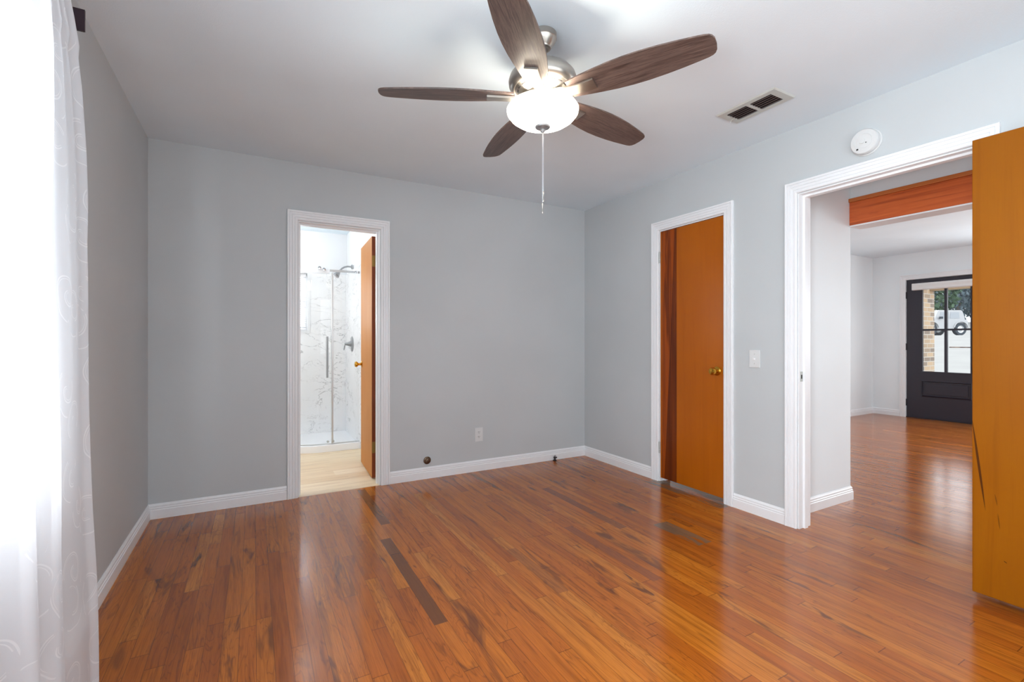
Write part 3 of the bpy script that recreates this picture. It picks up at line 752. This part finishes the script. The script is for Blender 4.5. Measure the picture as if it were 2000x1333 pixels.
b = BM(); lathe(b, [(0.001, 2.054), (0.030, 2.0515), (0.033, 2.048), (0.030, 2.043), (0.016, 2.040), (0.010, 2.036), (0.011, 2.030), (0.007, 2.024), (0.001, 2.022)], (FX, FY, 0), 'z', 32, False); part('finial', b, 'grey_metal', fan, True)
def chain(dx, dy, z0, z1):
    b = BM(); n = int((z0 - z1) / 0.0062)
    bx, by = FX + dx, FY + dy
    for k in range(n):
        z = z0 - k * 0.0062
        lathe(b, [(0.0004, -0.0024), (0.0018, -0.0014), (0.0022, 0), (0.0018, 0.0014), (0.0004, 0.0024)], (bx, by, z), 'z', 8, False)
    tube(b, [(bx, by, z0), (bx, by, z1)], 0.0006, 5)
    c_ = part('pull_chain', b, 'chrome', fan, True)
    b = BM(); lathe(b, [(0.0006, 0.004), (0.0035, 0.0), (0.0035, -0.006), (0.0015, -0.010), (0.0013, -0.028), (0.0025, -0.031), (0.0038, -0.036), (0.0020, -0.041), (0.0004, -0.042)], (bx, by, z1), 'z', 12, False); part('pull_tip', b, 'nickel', c_, True)
chain(-0.0030, -0.003, 2.024, 1.722)
chain(0.0045, 0.002, 2.024, 1.773)
WID = [(0.125, 0.046), (0.16, 0.0525), (0.20, 0.0590), (0.25, 0.0665), (0.31, 0.0735), (0.37, 0.0770), (0.43, 0.0768), (0.50, 0.0725), (0.56, 0.0660), (0.62, 0.0575), (0.648, 0.0528), (0.664, 0.0475), (0.673, 0.040), (0.6795, 0.026), (0.682, 0.0)]
def blade_parts(ang):
    t = math.radians(ang); p = math.radians(-11.2)
    er = Vector((math.cos(t), math.sin(t), 0)); et = Vector((-math.sin(t), math.cos(t), 0))
    eb = et * math.cos(p) + Vector((0, 0, 1)) * math.sin(p); n = er.cross(eb)
    o = Vector((FX, FY, FZ))
    b = BM(); uvl = b.loops.layers.uv.new('UVMap')
    tops, bots = [], []
    cols = 8
    for r, w in WID:
        tops.append([(b.verts.new(o + er * r + eb * (w * (2 * k / cols - 1)) + n * 0.003), (r + ang, w * (2 * k / cols - 1))) for k in range(cols + 1)])
        bots.append([(b.verts.new(o + er * r + eb * (w * (2 * k / cols - 1)) - n * 0.003), (r + ang, w * (2 * k / cols - 1))) for k in range(cols + 1)])
    def face(q):
        try: f = b.faces.new([v for v, _ in q])
        except ValueError: return
        for lp, (_, uv) in zip(f.loops, q): lp[uvl].uv = uv
    for A, B_ in ((tops, 1), (bots, 0)):
        for i in range(len(WID) - 1):
            for k in range(cols): face((A[i][k], A[i][k + 1], A[i + 1][k + 1], A[i + 1][k]))
    for i in range(len(WID) - 1):
        for k in (0, cols): face((tops[i][k], tops[i + 1][k], bots[i + 1][k], bots[i][k]))
    for k in range(cols): face((tops[0][k], tops[0][k + 1], bots[0][k + 1], bots[0][k]))
    bmesh.ops.remove_doubles(b, verts=b.verts, dist=1e-5)
    bl_ = part('blade', b, 'blade', fan, True)
    # arm: a flat plate under the blade, stepping down to the hub
    b = BM(); pts = [(0.062, -0.000, 0.024), (0.090, -0.004, 0.024), (0.118, -0.013, 0.0245), (0.150, -0.0135, 0.0255), (0.236, -0.0120, 0.0275)]
    up, dn = [], []
    for r, z_, w in pts:
        zz = n * z_
        up.append([b.verts.new(o + er * r + eb * (w * s_) + zz + n * 0.0085) for s_ in (-1, 1)])
        dn.append([b.verts.new(o + er * r + eb * (w * s_) + zz) for s_ in (-1, 1)])
    for i in range(len(pts) - 1):
        b.faces.new((up[i][0], up[i][1], up[i + 1][1], up[i + 1][0])); b.faces.new((dn[i][0], dn[i][1], dn[i + 1][1], dn[i + 1][0]))
        for k in (0, 1): b.faces.new((up[i][k], up[i + 1][k], dn[i + 1][k], dn[i][k]))
    b.faces.new((up[0][0], up[0][1], dn[0][1], dn[0][0])); b.faces.new((up[-1][0], up[-1][1], dn[-1][1], dn[-1][0]))
    bmesh.ops.recalc_face_normals(b, faces=b.faces)
    bmesh.ops.bevel(b, geom=[e for e in b.edges if e.calc_length() > 0.01], offset=0.0012, segments=2, affect='EDGES')
    part('blade_arm', b, 'nickel', fan, True)
for k in range(5): blade_parts(-61.25 + 72 * k)
for k in range(3):
    point('fan_bulb_light', (FX + 0.085 * math.cos(0.4 + 2.094 * k), FY + 0.085 * math.sin(0.4 + 2.094 * k), 2.122), 8.5, (1.0, 0.91, 0.78), 0.03)

# ------------------------------------------------------------------ ceiling vent
vt = thing('ceiling_vent', (2.4205, 1.616, H), 'pale steel ceiling register with two banks of dark louvres', 'vent')
b = BM(); x0, x1, y0, y1 = 2.327, 2.516, 1.442, 1.790
bx = lambda u, v, d: (u, v, H - d)
wall_grid(b, x0 + 0.006, x1 - 0.006, y0 + 0.006, y1 - 0.006, 0.006, 0.0075, [(2.366, 2.478, 1.486, 1.605), (2.366, 2.478, 1.627, 1.746)], bx)
sweep(b, [(x0, y0), (x1, y0), (x1, y1), (x0, y1), (x0, y0)], [(0, 0), (0.0065, 0.0075), (0.0065, 0.006), (0.0, 0.0)][:3], bx); part('vent_frame', b, 'vent_grey', vt)
b = BM(); box(b, 2.362, 2.482, 1.482, 1.750, H - 0.0015, H - 0.0002); part('duct_opening', b, 'slot', vt)
for ya, yb in ((1.487, 1.604), (1.628, 1.745)):
    for k in range(5):
        xc = 2.379 + k * 0.0215; b = BM(); vs = box(b, -0.0008, 0.0008, ya, yb, -0.0075, 0.0075)
        xform(b, vs, Matrix.Translation((xc, 0, H - 0.0065)) @ Matrix.Rotation(math.radians(52), 4, 'Y')); part('louvre', b, 'louvre', vt)
b = BM(); tube(b, [(2.437, 1.748, H - 0.008), (2.437, 1.768, H - 0.012), (2.440, 1.775, H - 0.022)], 0.0022, 8); part('damper_lever', b, 'vent_grey', vt)

# ------------------------------------------------------------------ smoke detector
sd = thing('smoke_detector', (R, 1.282, 2.212), 'round white smoke detector on the wall above the wide doorway', 'smoke detector')
b = BM(); lathe(b, [(0.001, 0.0), (0.071, 0.0), (0.072, -0.006), (0.069, -0.010), (0.050, -0.010)], (R, 1.282, 2.212), 'x', 48, False); part('mounting_base', b, 'white_plastic', sd, True)
b = BM(); lathe(b, [(0.060, -0.008), (0.060, -0.012), (0.066, -0.014), (0.066, -0.032), (0.062, -0.038), (0.040, -0.040), (0.039, -0.0388), (0.037, -0.0388), (0.036, -0.040), (0.001, -0.041)], (R, 1.282, 2.212), 'x', 56, False); part('cover', b, 'white_plastic', sd, True)
b = BM(); lathe(b, [(0.001, -0.0445), (0.013, -0.044), (0.014, -0.0405)], (R, 1.288, 2.214), 'x', 24, False); part('test_button', b, 'white_plastic', sd, True)
b = BM(); lathe(b, [(0.001, -0.0415), (0.003, -0.0412), (0.003, -0.039)], (R, 1.270, 2.202), 'x', 10, False); part('indicator', b, 'slot', sd)
b = BM(); box(b, R - 0.0408, R - 0.038, 1.306, 1.316, 2.172, 2.180, 0.001); part('slot_vent', b, 'slot', sd)

# ------------------------------------------------------------------ switch and outlet
sw = thing('light_switch', (R, 1.927, 1.024), 'white light switch plate beside the closet door', 'light switch')
b = BM(); box(b, R - 0.0055, R, 1.890, 1.964, 0.966, 1.082, 0.002); part('plate', b, 'white_plastic', sw)
b = BM(); vs = box(b, R - 0.016, R - 0.005, 1.9225, 1.9315, 1.018, 1.030, 0); part('toggle', b, 'white_trim_paint', sw)
for z in (0.993, 1.055):
    b = BM(); lathe(b, [(0.0005, -0.0068), (0.003, -0.0065), (0.0032, -0.005)], (R, 1.927, z), 'x', 10, False); part('screw', b, 'zinc', sw)
ot = thing('wall_outlet', (1.733, D, 0.318), 'white duplex outlet low on the grey back wall', 'outlet')
b = BM(); box(b, 1.695, 1.771, D - 0.0055, D, 0.258, 0.378, 0.002); part('plate', b, 'white_plastic', ot)
for z in (0.298, 0.338):
    b = BM(); prism(b, [(1.733 + 0.0165 * math.cos(a) * 1.0, z + 0.0145 * math.sin(a)) for a in [2 * PI * k / 20 for k in range(20)]], xz(D, -1), 0.004, 0.0072); rc = part('receptacle', b, 'white_plastic', ot)
    b = BM(); box(b, 1.7255, 1.7285, D - 0.0078, D - 0.0070, z + 0.000, z + 0.009); box(b, 1.7375, 1.7405, D - 0.0078, D - 0.0070, z + 0.000, z + 0.008); lathe(b, [(0.0003, -0.0077), (0.0026, -0.0076), (0.0026, -0.0070)], (1.733, D, z - 0.0075), 'y', 10, False); part('slots', b, 'slot', rc)

# ------------------------------------------------------------------ small fittings on the back wall
cp = thing('pipe_cover', (1.262, D, 0.150), 'round bronze cap on the back wall just above the baseboard', 'pipe cover')
b = BM(); lathe(b, [(0.001, 0.0), (0.030, 0.0), (0.0315, -0.005), (0.029, -0.010), (0.022, -0.013), (0.020, -0.024), (0.012, -0.027), (0.001, -0.027)], (1.262, D, 0.150), 'y', 32, False); part('flange', b, 'bronze', cp, True)
b = BM(); box(b, 1.253, 1.271, D - 0.034, D - 0.026, 0.146, 0.154, 0.002); part('square_plug', b, 'bronze', cp)
pv = thing('pipe_valve', (2.515, D - 0.035, 0.0), 'small dark iron valve stub at the foot of the back baseboard', 'valve')
b = BM(); lathe(b, [(0.017, 0.0), (0.018, 0.004), (0.012, 0.008), (0.009, 0.011), (0.009, 0.022), (0.013, 0.026), (0.013, 0.034), (0.006, 0.038), (0.001, 0.039)], (2.515, D - 0.035, 0), 'z', 16, False); tube(b, [(2.515, D - 0.035, 0.029), (2.535, D - 0.040, 0.029)], 0.006, 10); part('valve_body', b, 'dark_iron', pv, True)
b = BM(); tube(b, [(2.505, D - 0.036, 0.039), (2.508, D - 0.036, 0.046), (2.515, D - 0.036, 0.049), (2.522, D - 0.036, 0.046), (2.525, D - 0.036, 0.039)], 0.0022, 8); part('key_loop', b, 'dark_iron', pv, True)

# ------------------------------------------------------------------ shower
def arc_path(off=0.0, n=16, x_left=0.16):
    """front line of the corner shower: straight from the right wall, then a quarter round, then straight to the back wall"""
    cxa, cya, r = 0.66, 5.612, 0.50 - off
    pts = [(BX1 - 0.013, cya - r)]
    pts += [(cxa + r * math.cos(a), cya + r * math.sin(a)) for a in [-PI / 2 - (PI / 2) * k / n for k in range(n + 1)]]
    pts.append((cxa - r, BY - 0.013))
    return pts
sb = thing('shower_tray', (0.55, 5.5, 0), 'white curved shower base on the pale bathroom floor', 'shower base')
b = BM(); outer = arc_path(0.0); 
prism(b, arc_path(0.03) + [(BX1 - 0.013, BY - 0.013)], fl, 0.0, 0.045); part('tray_floor', b, 'acrylic', sb)
b = BM(); sweep(b, outer, [(0.0, 0.0), (0.0, 0.066), (-0.006, 0.072), (-0.055, 0.072), (-0.062, 0.066), (-0.062, 0.03), (-0.062, 0.0)], lambda u, v, d: (u, v, d)); part('kerb', b, 'acrylic', sb, True)
se = thing('shower_enclosure', (0.55, 5.2, 0.072), 'curved clear glass shower enclosure with sliding door', 'shower enclosure')
front = arc_path(0.030, 24)
def split_path(pts, x_cut, left):
    out = []
    for a, c_ in zip(pts, pts[1:]):
        if (a[0] >= x_cut) != left: out.append(a)
        if (a[0] - x_cut) * (c_[0] - x_cut) < 0:
            t = (x_cut - a[0]) / (c_[0] - a[0]); out.append((x_cut, a[1] + (c_[1] - a[1]) * t))
    if left: out.append(pts[-1])
    return out
fixed = split_path(front, 0.700, False); slide = split_path(arc_path(0.018, 24), 0.730, True)
b = BM(); sweep(b, fixed, [(0.0, 0.075), (0.0, 1.86), (-0.006, 1.86), (-0.006, 0.075)], lambda u, v, d: (u, v, d)); part('fixed_panel', b, 'shower_glass', se, True)
# left half: sliding door up to the middle of the curve, fixed pane beyond
cut = [p for p in slide if p[1] < 5.50 or True]
b = BM(); sweep(b, cut, [(0.0, 0.085), (0.0, 1.845), (-0.006, 1.845), (-0.006, 0.085)], lambda u, v, d: (u, v, d)); dr = part('sliding_door', b, 'shower_glass', se, True)
b = BM(); sweep(b, split_path(front, 0.69, True), [(0.004, 1.832), (0.004, 1.876), (-0.014, 1.876), (-0.014, 1.832)], lambda u, v, d: (u, v, d)); part('top_rail', b, 'acrylic', se, True)
b = BM(); sweep(b, split_path(front, 0.69, False), [(0.004, 1.858), (0.004, 1.880), (-0.014, 1.880), (-0.014, 1.858)], lambda u, v, d: (u, v, d)); part('top_rail', b, 'satin_aluminium', se, True)
b = BM(); sweep(b, front, [(0.004, 0.072), (0.004, 0.080), (-0.014, 0.080), (-0.014, 0.072)], lambda u, v, d: (u, v, d)); part('bottom_track', b, 'satin_aluminium', se, True)
b = BM(); yf = 5.612 - 0.5 + 0.018
box(b, 0.706, 0.724, yf - 0.006, yf + 0.012, 0.080, 1.845, 0.002); part('door_edge_seal', b, 'satin_aluminium', se)
b = BM(); tube(b, [(0.660, yf - 0.045, 0.765), (0.660, yf - 0.045, 1.185)], 0.010, 14)
for z in (0.800, 1.150): tube(b, [(0.660, yf - 0.045, z), (0.660, yf, z)], 0.006, 10)
part('door_handle', b, 'grey_metal', dr, True)
for px_, z in ((0.590, 1.885), (0.633, 1.872)):
    b = BM(); lathe(b, [(0.001, -0.028), (0.014, -0.027), (0.017, -0.020), (0.017, -0.008), (0.008, -0.004), (0.008, 0.010)], (px_, yf + 0.006, z), 'y', 20, False); part('roller', b, 'chrome', dr, True)
b = BM(); lathe(b, [(0.001, -0.030), (0.013, -0.029), (0.015, -0.022), (0.015, -0.006), (0.010, 0.004)], (0.955, yf + 0.010, 1.868), 'y', 20, False); part('rail_fixing', b, 'chrome', se, True)
for px_ in (0.672, 0.722):
    b = BM(); lathe(b, [(0.001, -0.022), (0.010, -0.021), (0.012, -0.014), (0.012, 0.002), (0.007, 0.006)], (px_, yf + 0.004, 0.105), 'y', 16, False); part('bottom_roller', b, 'zinc', dr, True)

hd = thing('showerhead', (BX1 - 0.012, 5.56, 1.98), 'chrome shower head on a bent arm from the marble wall', 'shower head')
XW = BX1 - 0.0125
b = BM(); lathe(b, [(0.001, 0.0), (0.028, 0.0), (0.026, -0.006), (0.014, -0.014), (0.011, -0.016)], (XW, 5.56, 1.985), 'x', 24, False); part('flange', b, 'grey_metal', hd, True)
b = BM(); tube(b, [(XW - 0.005, 5.56, 1.985), (XW - 0.05, 5.553, 1.985), (XW - 0.085, 5.545, 1.975), (XW - 0.115, 5.535, 1.955), (XW - 0.135, 5.527, 1.930)], 0.0095, 12); part('arm', b, 'grey_metal', hd, True)
b = BM(); lathe(b, [(0.010, 0.016), (0.015, 0.012), (0.016, 0.0), (0.012, -0.012), (0.016, -0.020), (0.034, -0.060), (0.036, -0.070), (0.030, -0.073), (0.001, -0.073)], (0, 0, 0), 'z', 24, False)
mtx = Matrix.Translation((XW - 0.138, 5.525, 1.922)) @ Matrix.Rotation(math.radians(-12), 4, 'X') @ Matrix.Rotation(math.radians(38), 4, 'Y')
for v in b.verts: v.co = mtx @ v.co
part('spray_head', b, 'grey_metal', hd, True)
va = thing('shower_valve', (XW, 5.56, 1.105), 'chrome shower valve with lever handle on the marble wall', 'shower valve')
b = BM(); lathe(b, [(0.001, 0.0), (0.088, 0.0), (0.087, -0.005), (0.070, -0.010), (0.030, -0.013)], (XW, 5.56, 1.105), 'x', 40, False); part('escutcheon', b, 'grey_metal', va, True)
b = BM(); lathe(b, [(0.032, -0.012), (0.028, -0.030), (0.018, -0.055), (0.014, -0.075), (0.008, -0.082), (0.001, -0.083)], (XW, 5.56, 1.105), 'x', 24, False); tube(b, [(XW - 0.068, 5.56, 1.108), (XW - 0.082, 5.555, 1.085), (XW - 0.088, 5.552, 1.050), (XW - 0.092, 5.55, 1.035)], [0.008, 0.007, 0.007, 0.005], 10); part('lever_handle', b, 'grey_metal', va, True)

point('vanity_bulb_light', (-0.28, D + T + 0.14, 1.84), 15, (1.0, 0.96, 0.9), 0.06)
vl = thing('vanity_light', (-0.28, D + T, 1.93), 'three-bulb vanity light on the bathroom wall, reflected in the shower glass', 'wall lamp')
b = BM(); box(b, -0.50, -0.06, D + T, D + T + 0.025, 1.93, 2.03, 0.006); part('back_plate', b, 'nickel', vl)
for k in range(3):
    xk = -0.42 + 0.14 * k
    b = BM(); tube(b, [(xk, D + T + 0.02, 1.98), (xk, D + T + 0.09, 1.98), (xk, D + T + 0.09, 1.955)], 0.008, 10); lathe(b, [(0.012, 0.0), (0.022, -0.004), (0.024, -0.03)], (xk, D + T + 0.09, 1.958), 'z', 20, False); part('lamp_holder', b, 'nickel', vl, True)
    b = BM(); lathe(b, [(0.014, 0.0), (0.018, -0.02), (0.029, -0.05), (0.030, -0.065), (0.020, -0.085), (0.001, -0.092)], (xk, D + T + 0.09, 1.930), 'z', 20, False); part('bulb', b, 'bulb', vl, True)

# ------------------------------------------------------------------ outside the front door
gx = [(8.72, -0.10), (36.0, 1.45), (44.0, 1.47), (62.0, 2.95), (110, 3.1)]
b = BM(); rows = [[b.verts.new((x, y, z)) for y in (-60, 0, 12, 24, 60)] for x, z in gx]
for A, B_ in zip(rows, rows[1:]):
    for k in range(4): b.faces.new((A[k], B_[k], B_[k + 1], A[k + 1]))
struct('ground', b, 'concrete', 'pale driveway rising away outside the front door', 'ground')
b = BM(); box(b, 8.71, 9.80, 3.375, 3.60, -0.12, 2.30); struct('wall_porch', b, 'brick', 'pale tan brick porch wall outside the front door', 'brick wall')
b = BM(); box(b, 9.62, 9.80, -1.0, 3.374, 1.955, 2.30); struct('trim_porch_beam', b, 'tan', 'tan porch beam above the front door view', 'beam')
b = BM(); box(b, 25.3, 25.42, 7.35, 8.23, 0.79, 0.88); tag(obj('garden_edging', b, 'edging', loc=(25.36, 7.8, 0.79)), 'thin reddish edging strip lying across the pale driveway', 'edging')

ck, sk = math.cos(math.radians(YAW)), math.sin(math.radians(YAW))
def from_cam(px, d): a = (px - 1000) / 914.07; return Vector(((sk + a * ck) * d, (ck - a * sk) * d, 0))
th = math.radians(48); deep = from_cam(1860, 1.0).normalized(); right = Vector((deep.y, -deep.x, 0))
va_, vw_ = right * math.cos(th) + deep * math.sin(th), -right * math.sin(th) + deep * math.cos(th)   # along the vehicle (towards its rear), across it
w0 = from_cam(1876, 30.0); w0.z = 1.46
vput = lambda u, v, d: w0 + va_ * u + vw_ * d + Vector((0, 0, v))
car = thing('parked_vehicle', tuple(w0), 'white off-road vehicle with big dark tyres parked beyond the front door', 'vehicle')
b = BM(); prism(b, [(-3.0, 0.42), (-3.05, 0.80), (-2.95, 0.98), (-1.75, 1.02), (-1.70, 1.02), (0.36, 1.02), (0.52, 0.96), (0.56, 0.46), (0.46, 0.40), (0.44, 0.46), (0.30, 0.80), (-0.30, 0.80), (-0.46, 0.44), (-1.60, 0.42), (-1.72, 0.80), (-2.35, 0.80), (-2.5, 0.42)], vput, 0.0, 1.55); part('body', b, 'car_white', car)
b = BM(); prism(b, [(-1.75, 1.02), (-1.50, 1.58), (-1.38, 1.63), (0.10, 1.63), (0.20, 1.56), (0.34, 1.22), (0.38, 1.02)], vput, 0.06, 1.49); part('cabin', b, 'car_white', car)
for u0, u1 in ((-1.38, -0.78), (-0.68, -0.05)):
    b = BM(); prism(b, [(u0, 1.10), (u0 + 0.04, 1.50), (u1, 1.50), (u1 + 0.04, 1.10)], vput, 0.045, 0.062); part('side_window', b, 'car_glass', car)
b = BM(); prism(b, [(-1.50, 1.06), (-1.48, 1.20), (-1.36, 1.20), (-1.36, 1.06)], vput, -0.14, 0.0); part('mirror', b, 'rubber', car)
for u in (0.0, -2.03):
    for d in (-0.04, 1.36):
        c0 = vput(u, 0.41, d); b = BM()
        def ring(rad, off): return [b.verts.new(c0 + va_ * rad * math.cos(2 * PI * k / 24) + Vector((0, 0, rad * math.sin(2 * PI * k / 24))) + vw_ * off) for k in range(24)]
        prof = [(0.24, 0.02), (0.30, 0.0), (0.39, 0.01), (0.41, 0.04), (0.41, 0.20), (0.39, 0.24), (0.24, 0.24)]
        rr_ = [ring(*q) for q in prof]
        for A, B_ in zip(rr_, rr_[1:]):
            for k in range(24): b.faces.new((A[k], A[(k + 1) % 24], B_[(k + 1) % 24], B_[k]))
        wh = part('wheel', b, 'rubber', car, True)
        b = BM()
        rr_ = [ring(*q) for q in [(0.245, 0.03), (0.18, 0.06), (0.07, 0.04), (0.02, 0.03)]]
        for A, B_ in zip(rr_, rr_[1:]):
            for k in range(24): b.faces.new((A[k], A[(k + 1) % 24], B_[(k + 1) % 24], B_[k]))
        b.faces.new(rr_[-1]); part('wheel_rim', b, 'satin_aluminium', wh, True)
    b = BM(); sweep(b, [(u + 0.47 * math.cos(a), 0.41 + 0.47 * math.sin(a)) for a in [PI * (0.93 - 0.86 * k / 12) for k in range(13)]], [(0.0, -0.07), (0.05, -0.07), (0.05, 0.02), (0.0, 0.02)], vput); part('wheel_arch', b, 'car_white', car)

def tree(px, d, height, rad, leafmat, label, drop=0.0, n=2600):
    p = from_cam(px, d); gz = 2.4
    t_ = thing('leafy_tree', (p.x, p.y, gz), label, 'tree', 'trees beyond the driveway')
    b = BM(); tube(b, [(p.x, p.y, gz - 0.3), (p.x + 0.1, p.y, gz + height * 0.4), (p.x - 0.1, p.y + 0.1, gz + height * 0.75)], [0.28, 0.2, 0.1], 10)
    for k in range(5):
        a = k * 1.257; tube(b, [(p.x, p.y, gz + height * 0.45), (p.x + rad * 0.5 * math.cos(a), p.y + rad * 0.5 * math.sin(a), gz + height * 0.7)], [0.1, 0.04], 6)
    part('trunk', b, 'bark', t_, True)
    b = BM(); rnd = random.Random(int(px))
    for k in range(n):
        while True:
            q = Vector((rnd.uniform(-1, 1), rnd.uniform(-1, 1), rnd.uniform(-1, 1)))
            if 0.25 < q.length < 1: break
        if math.sin(q.x * 5 + px) + math.sin(q.y * 6) + math.sin(q.z * 7 + d) < -0.75: continue
        c_ = Vector((p.x, p.y, gz + height * 0.62)) + Vector((q.x * rad, q.y * rad, q.z * height * 0.46))
        s_ = rnd.uniform(0.12, 0.28); ax = Vector((rnd.gauss(0, 1), rnd.gauss(0, 1), rnd.gauss(0, 1))).normalized()
        e1 = ax.orthogonal().normalized() * s_; e2 = ax.cross(e1).normalized() * s_ * 0.6
        e1 = e1 + Vector((0, 0, -drop * s_))
        b.faces.new([b.verts.new(c_ + o_) for o_ in (-e1, e2, e1, -e2)])
    part('foliage', b, leafmat, t_)
tree(1806, 44, 5.6, 2.6, 'leaf_green', 'deep green leafy tree right beside the brick porch wall')
tree(1872, 53, 6.8, 2.7, 'leaf_blue_grey', 'tall blue-grey tree with drooping foliage behind the white vehicle', 0.8)
tree(1922, 45, 5.4, 2.4, 'leaf_blue_grey', 'blue-grey tree past the rear end of the white vehicle', 0.8)
tree(1846, 72, 8.4, 4.0, 'leaf_green', 'broad dull green tree farthest back, between the two nearer crowns', 0.0)
